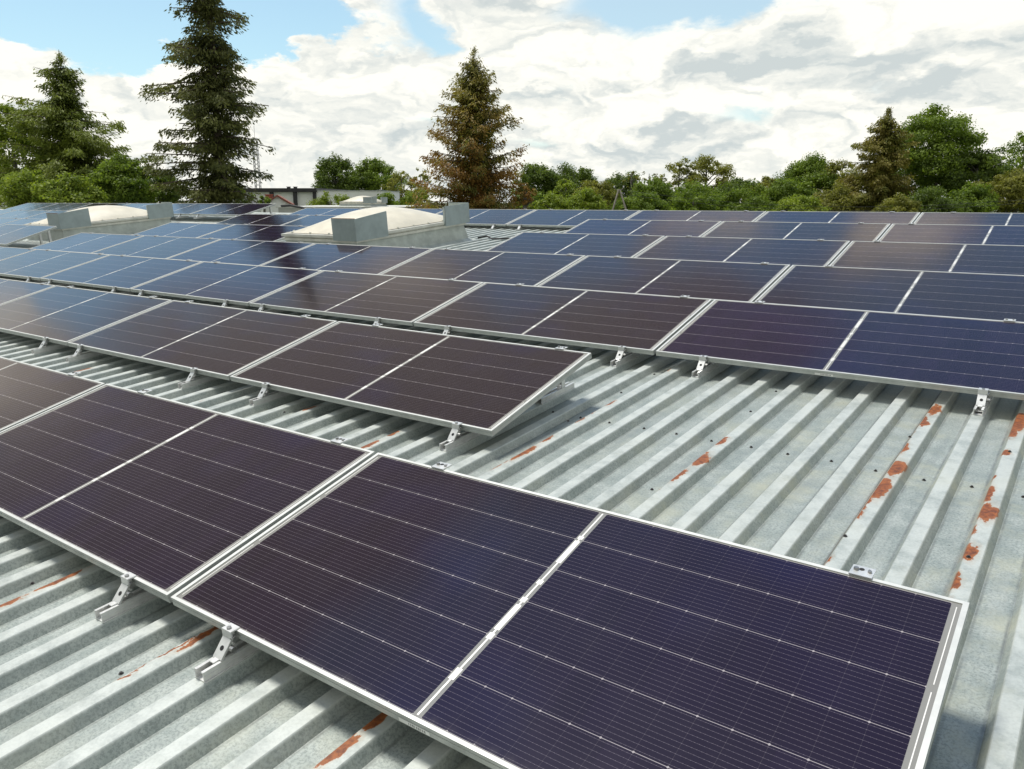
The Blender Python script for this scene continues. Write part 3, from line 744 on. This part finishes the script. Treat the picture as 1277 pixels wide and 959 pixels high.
def conifer(name, px, top, dist, profile, label, material, seed=0, rise_=(.05, .22), droop=0.22, twig=0.30, dens=1.0, spacing=0.34, cat='tree', lopside=0.0, low=3.0, group='trees standing beyond the roof', hang=0.5, per=7):
    """profile: (photo y, left half width px, right half width px) from the tip down"""
    rg = np.random.default_rng(seed + int(px))
    tip = at(px, top, dist); sc = dist / FPX
    root = empty(name, T(tip.x, tip.y, 0)); tag(root, label, cat, group)
    H = tip.z
    ys = [p[0] for p in profile]; zz = [at(px, y, dist).z for y in ys]
    zz_a, lw, rw_ = np.array(zz[::-1]), np.array([p[1] * sc for p in profile][::-1]), np.array([p[2] * sc for p in profile][::-1])
    cen, dirs, nor, ln, wd, tint = [], [], [], [], [], []
    tb = MB(); t0 = max(.14, H * .013)
    tb.tube([(0, 0, 0), (rg.normal() * .06, rg.normal() * .06, H * .4), (rg.normal() * .08, 0, H * .75), (0, 0, H * .995)], [t0, t0 * .72, t0 * .38, .015], 8)
    z = low
    while z < H - .12:
        nb = int(rg.integers(per - 2, per + 1)) if z < H * .93 else 4
        a0 = rg.uniform(0, 6.28); bt = rg.normal(0, .12)
        for k in range(nb):
            a = a0 + 6.283 * k / nb + rg.normal(0, .35)
            zoff = rg.uniform(-.5, .5) * spacing * 1.6 * min(1, (H - z) / 2)
            wl, wr = np.interp(z, zz_a, lw), np.interp(z, zz_a, rw_)
            wmax = wl + (wr - wl) * (0.5 + 0.5 * math.cos(a))
            Lb = wmax * rg.choice([rg.uniform(.85, 1.1), rg.uniform(.3, .85)], p=[.36, .64])
            if Lb > .8 and rg.random() < .16: continue
            if Lb < .08: Lb = .10
            m_ = max(3, int(Lb / .16)); s = np.linspace(0.06, 1, m_)
            rise = rg.uniform(*rise_)
            hx = np.cos(a) * s * Lb; hy = np.sin(a) * s * Lb
            hz = z + zoff + rise * s * Lb - droop * Lb * (s ** 1.5) * rg.uniform(.8, 1.5) + .14 * Lb * np.maximum(0, s - .7) ** 1.3
            P = np.stack([hx, hy, hz], 1)
            if Lb > .5:
                sel = P[::max(1, m_ // 3)]; sel = np.vstack([sel, P[-1:]])
                tb.tube([Vector((0, 0, z + zoff))] + [Vector(q) for q in sel], [max(.012, t0 * .22 * (Lb / (lw.max() + .3)))] + [max(.008, t0 * .16 * (1 - i / len(sel))) for i in range(len(sel))], 4, cap=False)
            ax = np.array([np.cos(a), np.sin(a), 0]); sd = np.array([-np.sin(a), np.cos(a), 0])
            nt = np.maximum(2, (dens * (3 + 9 * (1 - s) * min(1, Lb / 1.5) + 3))).astype(int)
            nt = np.maximum(1, nt * np.interp(np.arange(m_), np.arange(0, m_ + 3, 3), rg.choice([.15, .6, 1.5, 2.0], size=len(np.arange(0, m_ + 3, 3))))).astype(int)
            ii = np.repeat(np.arange(m_), nt); n = len(ii)
            spread = (.10 + .36 * (1 - s[ii])) * min(Lb, 2.2)
            lat = rg.uniform(-1, 1, n) * spread
            q = P[ii] + sd * lat[:, None] + rg.normal(size=(n, 3)) * .075
            q[:, 2] -= np.abs(lat) * .28 + hang * np.abs(rg.normal(0, .16, n))
            dv = ax * rg.uniform(.3, 1, n)[:, None] + sd * np.sign(lat)[:, None] * rg.uniform(.2, .9, n)[:, None] + np.array([0, 0, 1]) * rg.normal(-.25 - .4 * hang, .35, n)[:, None]
            cen.append(q); dirs.append(dv); nor.append(unit(rg.normal(size=(n, 3)) * .7 + np.array([0, 0, 1.0])))
            l_ = twig * rg.uniform(.6, 1.35, n) * (0.55 if Lb < .5 else 1); ln.append(l_); wd.append(l_ * rg.uniform(.26, .46, n))
            tint.append(np.clip(rg.normal(.38, .2, n) + .28 * s[ii] + bt, 0, 1))
        z += spacing * rg.uniform(.7, 1.3) * (1 if z < H * .8 else .75)
    me = leaf_mesh('crown', *(np.concatenate(v_) for v_ in (cen, dirs, nor, ln, wd, tint)), material)
    link('crown', me, root); tb.build('trunk', M_BARK, root, smooth=True)
    return root

conifer('spruce_tree', 242, -190, 40, [(-190, 0, 0), (-140, 14, 14), (-60, 34, 34), (0, 48, 48), (40, 54, 46), (75, 68, 56), (115, 84, 70), (150, 90, 66), (185, 80, 64), (210, 82, 72), (226, 78, 46), (262, 72, 34), (330, 60, 34)],
        'tallest dark spruce with drooping ragged branches, cut off by the top of the photo', N_SPRUCE, 3, rise_=(.0, .45), droop=.26, dens=2.4, spacing=.28, hang=.8, twig=.19, per=6)
conifer('spruce_tree', 73, 60, 46, [(60, 0, 0), (78, 10, 10), (95, 32, 20), (115, 30, 34), (126, 20, 26), (131, 62, 34), (150, 70, 64), (160, 76, 72), (190, 88, 92), (220, 98, 106), (262, 100, 112)],
        'green spruce with a thin spire top between a leafy tree and the tallest spruce', N_SPRUCE2, 5, droop=.20, rise_=(.0, .5), dens=3.0, spacing=.29, hang=.7, twig=.19, per=9)
conifer('spruce_tree', 591, 56, 46, [(56, 0, 0), (72, 10, 8), (95, 22, 24), (122, 36, 36), (150, 50, 48), (175, 58, 62), (200, 66, 64), (225, 76, 62), (262, 82, 64)],
        'brownish spruce full of rusty cones standing alone behind the big skylight', N_CONE, 9, rise_=(.15, .55), droop=.12, dens=2.6, spacing=.27, hang=.8, twig=.17, per=8)
conifer('conifer_tree', 1109, 133, 62, [(133, 0, 0), (146, 10, 10), (165, 26, 24), (185, 38, 32), (210, 46, 38), (235, 50, 44), (262, 54, 46)],
        'olive-brown conifer growing against the big green leafy tree', N_LARCH, 4, rise_=(.1, .4), droop=.22, dens=2.8, spacing=.30, hang=1.0, twig=.22, per=9)

LEAFY = [  # px, top, half, dist, material, label, extra
    (8, 124, 42, 58, G_LIGHT, 'bright leafy tree at the edge beside the spire-topped spruce', dict(nclump=90)),
    (-45, 170, 50, 62, G_MID, 'leafy tree half outside the photo, left of all others', dict(nclump=60)),
    (150, 196, 40, 42, G_MID, 'rounded green bush tree between the two tall spruces', dict(nclump=80, leaf=.14)),
    (85, 214, 42, 38, G_LIGHT, 'bright green bush below the spire-topped spruce', dict(nclump=80, leaf=.13)),
    (35, 210, 34, 39, G_LIGHT, 'fresh green low bush behind the pale panels, by the photo edge', dict(nclump=70, leaf=.13)),
    (200, 212, 32, 44, G_DARK, 'dark bush at the foot of the tallest spruce, skylight side', dict(nclump=60, leaf=.13)),
    (285, 226, 26, 43, G_DARK, 'dark low bush at the foot of the tallest spruce, house side', dict(nclump=50, leaf=.12)),
    (329, 245, 9, 62, G_MID, 'small green shrub beside the red roofed house', dict(nclump=24, leaf=.13)),
    (420, 196, 32, 120, G_DARK, 'round dark tree above the white hall, nearest to it', dict(nclump=80, leaf=.28)),
    (466, 197, 30, 122, G_MID, 'round tree above the far skylight', dict(nclump=80, leaf=.28)),
    (500, 212, 22, 112, G_OLIVE, 'thin olive tree between the round trees and the brownish spruce', dict(nclump=44, leaf=.26, dens=.6, gap=.5)),
    (524, 208, 17, 110, G_OLIVE, 'slender sparse tree just beside the brownish spruce', dict(nclump=30, leaf=.26, dens=.6, gap=.5)),
    (412, 241, 24, 75, G_LIGHT, 'light green bush in front of the white wall', dict(nclump=50, leaf=.18)),
    (478, 240, 22, 70, G_MID, 'green bush behind the far skylight', dict(nclump=50, leaf=.18)),
    (520, 236, 26, 66, G_LIGHT, 'light green bush at the foot of the brownish spruce', dict(nclump=50, leaf=.17)),
    (672, 204, 26, 82, G_DARK, 'dark tree just right of the brownish spruce', dict(nclump=90, leaf=.2)),
    (716, 201, 28, 84, G_DARK, 'dark crowned tree with the highest top left of the utility pole', dict(nclump=90, leaf=.2)),
    (706, 222, 15, 74, G_LIGHT, 'narrow yellow-green tree left of the utility pole', dict(nclump=50, leaf=.17)),
    (742, 223, 24, 72, G_OLIVE, 'olive tree directly left of the utility pole', dict(nclump=70, leaf=.17)),
    (775, 215, 26, 80, G_DARK, 'dark tree behind the utility pole', dict(nclump=80, leaf=.2)),
    (788, 205, 9, 78, G_OLIVE, 'thin wispy tree rising just right of the utility pole', dict(nclump=16, leaf=.18, dens=.5, gap=.6)),
    (810, 207, 13, 79, G_OLIVE, 'second thin wispy tree right of the utility pole', dict(nclump=18, leaf=.18, dens=.5, gap=.6)),
    (815, 222, 30, 72, G_MID, 'wide green tree right of the utility pole', dict(nclump=90, leaf=.18)),
    (848, 197, 20, 92, G_OLIVE, 'airy olive tree, smaller of the tall pair in the hedge middle', dict(nclump=50, leaf=.22, dens=.6, gap=.5)),
    (882, 191, 27, 92, G_OLIVE, 'airy olive tree, taller of the pair in the hedge middle', dict(nclump=64, leaf=.22, dens=.7, gap=.45)),
    (870, 228, 36, 70, G_MID, 'wide green tree below the airy olive pair', dict(nclump=100, leaf=.18)),
    (922, 219, 24, 78, G_DARK, 'dark tree right of the airy olive pair', dict(nclump=70, leaf=.19)),
    (955, 219, 20, 74, G_OLIVE, 'olive pointed tree where the hedge dips', dict(nclump=60, leaf=.18)),
    (930, 234, 34, 64, G_MID, 'low green tree in front of the hedge dip', dict(nclump=90, leaf=.17)),
    (1012, 193, 34, 80, G_MID, 'broad green tree left of the olive-brown conifer', dict(nclump=110, leaf=.19)),
    (1052, 194, 24, 78, G_OLIVE, 'sparse tree squeezed between broad tree and olive-brown conifer', dict(nclump=56, leaf=.19, dens=.7, gap=.4)),
    (985, 222, 30, 66, G_MID, 'bushy green tree below the broad tree', dict(nclump=90, leaf=.17)),
    (1050, 230, 32, 62, G_OLIVE, 'olive bush in front of the olive-brown conifer', dict(nclump=80, leaf=.16)),
    (1170, 130, 58, 66, G_MID, 'biggest broad green tree right beside the olive-brown conifer', dict(nclump=130, leaf=.18, dens=.85, gap=.4)),
    (1222, 186, 38, 64, G_DARK, 'dark green shoulder tree right of the biggest leafy tree', dict(nclump=100, leaf=.17)),
    (1282, 158, 36, 70, G_MID, 'airy tree cut by the right edge of the photo', dict(nclump=70, leaf=.18, dens=.65, gap=.5)),
    (1262, 214, 34, 60, G_OLIVE, 'olive bush under the airy edge tree', dict(nclump=80, leaf=.16)),
    (1165, 236, 44, 56, G_DARK, 'dark low bush under the biggest leafy tree', dict(nclump=90, leaf=.15)),
    (1330, 190, 44, 64, G_DARK, 'dark tree just outside the photo on the far right', dict(nclump=60, leaf=.18)),
    (660, 236, 26, 60, G_MID, 'low green bush left of the narrow yellow-green tree', dict(nclump=70, leaf=.15)),
    (728, 238, 28, 61, G_LIGHT, 'low light green bush left of the utility pole foot', dict(nclump=70, leaf=.15)),
    (800, 238, 32, 61, G_MID, 'low green bush right of the utility pole foot', dict(nclump=80, leaf=.15)),
    (865, 240, 30, 60, G_MID, 'low green bush under the airy olive pair', dict(nclump=80, leaf=.15)),
    (1000, 240, 32, 59, G_LIGHT, 'low light green bush under the broad tree', dict(nclump=80, leaf=.15)),
    (1215, 228, 30, 58, G_MID, 'low green bush right of the dark low bush', dict(nclump=80, leaf=.15)),
    (1125, 242, 26, 55, G_OLIVE, 'low brownish bush at the foot of the olive-brown conifer', dict(nclump=60, leaf=.14)),
    (655, 226, 14, 44, N_CONE, 'rusty orange bush at the foot of the brownish spruce', dict(nclump=40, leaf=.14)),
    (692, 240, 26, 58, G_LIGHT, 'low bright bush right of the rusty orange bush', dict(nclump=60, leaf=.15)),
]
for i, (px_, top_, half_, dist_, m_, lab_, kw) in enumerate(LEAFY):
    bush = 'bush' in lab_ and 'bush tree' not in lab_
    if 655 < px_ < 1110 and dist_ > 63: half_ *= 1.22
    broadleaf('bush' if bush else 'leafy_tree', px_, top_, half_, dist_, lab_, m_, cat='bush' if bush else 'tree', seed=i * 31, **kw)

# ================================================================== FAR BUILDINGS AND POLES
def facing(px, dist): return Matrix.Translation((at(px, 250, dist).x, dist, 0))
D = 85.0; k_ = D / FPX
zt_ = lambda y: at(400, y, D).z
hb = empty('white_hall', facing(352, D)); tag(hb, 'long white hall with dark fascia and dark columns behind the spruces', 'building')
x_ = lambda px: (px - 352) * k_
b = MB(); b.box(x_(296), x_(393), 0.5, 20, 0, zt_(239.5)); b.build('wall', M_WHITEWALL, hb)
b = MB(); b.box(x_(296) - .2, x_(393) + .1, 0.0, 20.3, zt_(239.3), zt_(234.6)); b.build('fascia', M_DARKBAND, hb)
for cx_ in (338.5, 367, 391):
    b = MB(); b.box(x_(cx_) - .17, x_(cx_) + .17, 0.12, .49, 0, zt_(239.5)); b.build('column', M_DARKBAND, hb)
for cx_ in (347.5, 356):
    b = MB(); b.box(x_(cx_) - .16, x_(cx_) + .16, 4, 4.35, zt_(236), zt_(232.6)); b.box(x_(cx_) - .2, x_(cx_) + .2, 3.96, 4.39, zt_(232.5), zt_(231.9)); b.build('flue', M_DARKBAND, hb)
wb_ = empty('white_annexe', facing(415, D)); tag(wb_, 'plain white wall block beside the dark framed white hall', 'building')
b = MB(); b.box((394 - 415) * k_, (474 - 415) * k_, .3, 14, 0, zt_(238.2)); b.build('wall', M_WHITEWALL, wb_)
b = MB(); b.box((394 - 415) * k_ + .02, (474 - 415) * k_ + .08, .22, 14.1, zt_(238.1), zt_(237.3)); b.build('coping', M_CURB, wb_)
def cottage(px, dist, wpx, eave, ridge, roofm, wallm, label, chim=None):
    kk = dist / FPX; z = lambda y: at(px, y, dist).z
    w = wpx * kk / 2; root = empty('cottage', facing(px, dist) @ Matrix.Rotation(R(14), 4, 'Z')); tag(root, label, 'house')
    b = MB(); b.box(-w, w, 0, 6, 0, z(eave)); b.quad((-w, 0, z(eave)), (w, 0, z(eave)), (0, 0, z(ridge))); b.quad((w, 6, z(eave)), (-w, 6, z(eave)), (0, 6, z(ridge)))
    b.build('wall', wallm, root)
    b = MB(); o_ = .18; s_ = (z(ridge) - z(eave)) / w
    for s in (-1, 1):
        P = [(s * (w + o_), -.25, z(eave) - s_ * o_ + .02), (s * (w + o_), 6.25, z(eave) - s_ * o_ + .02), (0, 6.25, z(ridge) + .02), (0, -.25, z(ridge) + .02)]
        Q = [(p[0], p[1], p[2] + .16) for p in P]
        b.quad(*P); b.quad(*reversed(Q))
        for i in range(4): b.quad(P[i], Q[i], Q[(i+1) % 4], P[(i+1) % 4])
    rf = b.build('roof', roofm, root)
    if chim:
        b = MB(); b.box(-chim[0] - .32, -chim[0] + .32, 1.6, 2.2, z(eave), z(chim[1])); b.box(-chim[0] - .38, -chim[0] + .38, 1.54, 2.26, z(chim[1]) + .001, z(chim[1] - 1)); b.build('chimney', M_BRICK, rf)
cottage(346, 72, 32, 256, 245.5, M_TILE, M_WHITEWALL, 'small white gabled house with red roof and brick chimney before the white hall', (.75, 243.2))
cottage(303, 66, 30, 259, 246.5, M_SLATE, M_WHITEWALL, 'grey roofed gable house under the drooping branch tips of the tallest spruce')
# far flat roof with its own dome
FD = 46.0
fz = at(445, 257.6, FD).z
fb = empty('flat_roofed_block', facing(420, FD)); tag(fb, 'low flat pale roof edge carrying the far skylight', 'building')
b = MB(); b.box((352 - 420) * FD / FPX, (505 - 420) * FD / FPX, -.6, 9, 0, fz - .05); b.build('wall', M_WALL, fb)
b = MB(); b.box((352 - 420) * FD / FPX - .1, (505 - 420) * FD / FPX + .1, -.7, 9.1, fz - .049, fz); b.build('roof', M_RIM, fb)
cfx = at(448, 250, FD).x
rooflight('rooflight', -1.0, 1.0, -.9, .9, 'small far skylight on the pale flat roof, seen above the big skylight', True, 0.0, Matrix.Translation((cfx, FD + 1.2, fz + .001)) @ Matrix.Rotation(R(-20), 4, 'Z'), .26, .32)
# utility pole
PD = 60.0; kp = PD / FPX
po = empty('utility_pole', facing(771, PD)); tag(po, 'leaning two-legged timber utility pole in front of the trees', 'utility pole')
ztop = at(771, 236, PD).z
for (xa, xb) in ((-.30, .0), (.42, .08)):
    b = MB(); b.tube([(xa * 6.5, 0, 0), (xb, 0, ztop)], [.08, .06], 8); b.build('pole_leg', M_WOOD, po, smooth=True)
b = MB(); b.tube([(-.32, .0, ztop + .12), (.05, 0, ztop - .25), (.36, 0, ztop + .12)], .035, 5); b.build('crossarm', M_WOOD, po)
for s in (-.32, .36):
    b = MB(); b.cyl((s, 0, ztop + .13), (0, 0, 1), .05, .12, 8); b.build('insulator', M_WHITEWALL, po)
for j_, (za, lab_) in enumerate(((.0, 'upper thin power line sagging past the utility pole towards the right'), (-.30, 'lower thin power line running below the upper one'))):
    p0 = Vector((at(771, 236, PD).x, PD, ztop + za)); p1 = at(1330, 244 + 4 * j_, PD - 8)
    b = MB(); b.tube([p0.lerp(p1, s / 12) - Vector((0, 0, .95 * 4 * (s / 12) * (1 - s / 12))) for s in range(13)], .010, 5)
    tag(b.build('power_line', M_CABLE, None, smooth=True), lab_, 'cable', 'power lines')
# lattice mast behind the spruce
MD = 130.0; km = MD / FPX
ma = empty('lattice_mast', facing(323, MD)); tag(ma, 'thin grey lattice radio mast rising beside the tallest spruce, behind the white hall', 'mast')
zm = at(318, 172, MD).z
b = MB(); w_ = .42
for (sx, sy) in ((-1, -1), (1, -1), (1, 1), (-1, 1)): b.tube([(sx * w_, sy * w_, 0), (sx * w_ * .7, sy * w_ * .7, zm)], .06, 4)
nseg = 26
for i in range(nseg):
    z0, z1 = zm * i / nseg, zm * (i + 1) / nseg
    for (xa, ya, xb, yb) in ((-1, -1, 1, -1), (1, -1, 1, 1), (1, 1, -1, 1), (-1, 1, -1, -1)):
        b.tube([(xa * w_ * .9, ya * w_ * .9, z0), (xb * w_ * .9, yb * w_ * .9, z1)], .03, 3)
b.build('lattice', M_LATTICE, ma)
b = MB(); b.tube([(0, 0, zm - .5), (0, 0, zm + 1.8)], .03, 5); b.box(-.5, -.36, -.1, .1, zm - 2.2, zm - .6); b.build('antenna', M_LATTICE, ma)
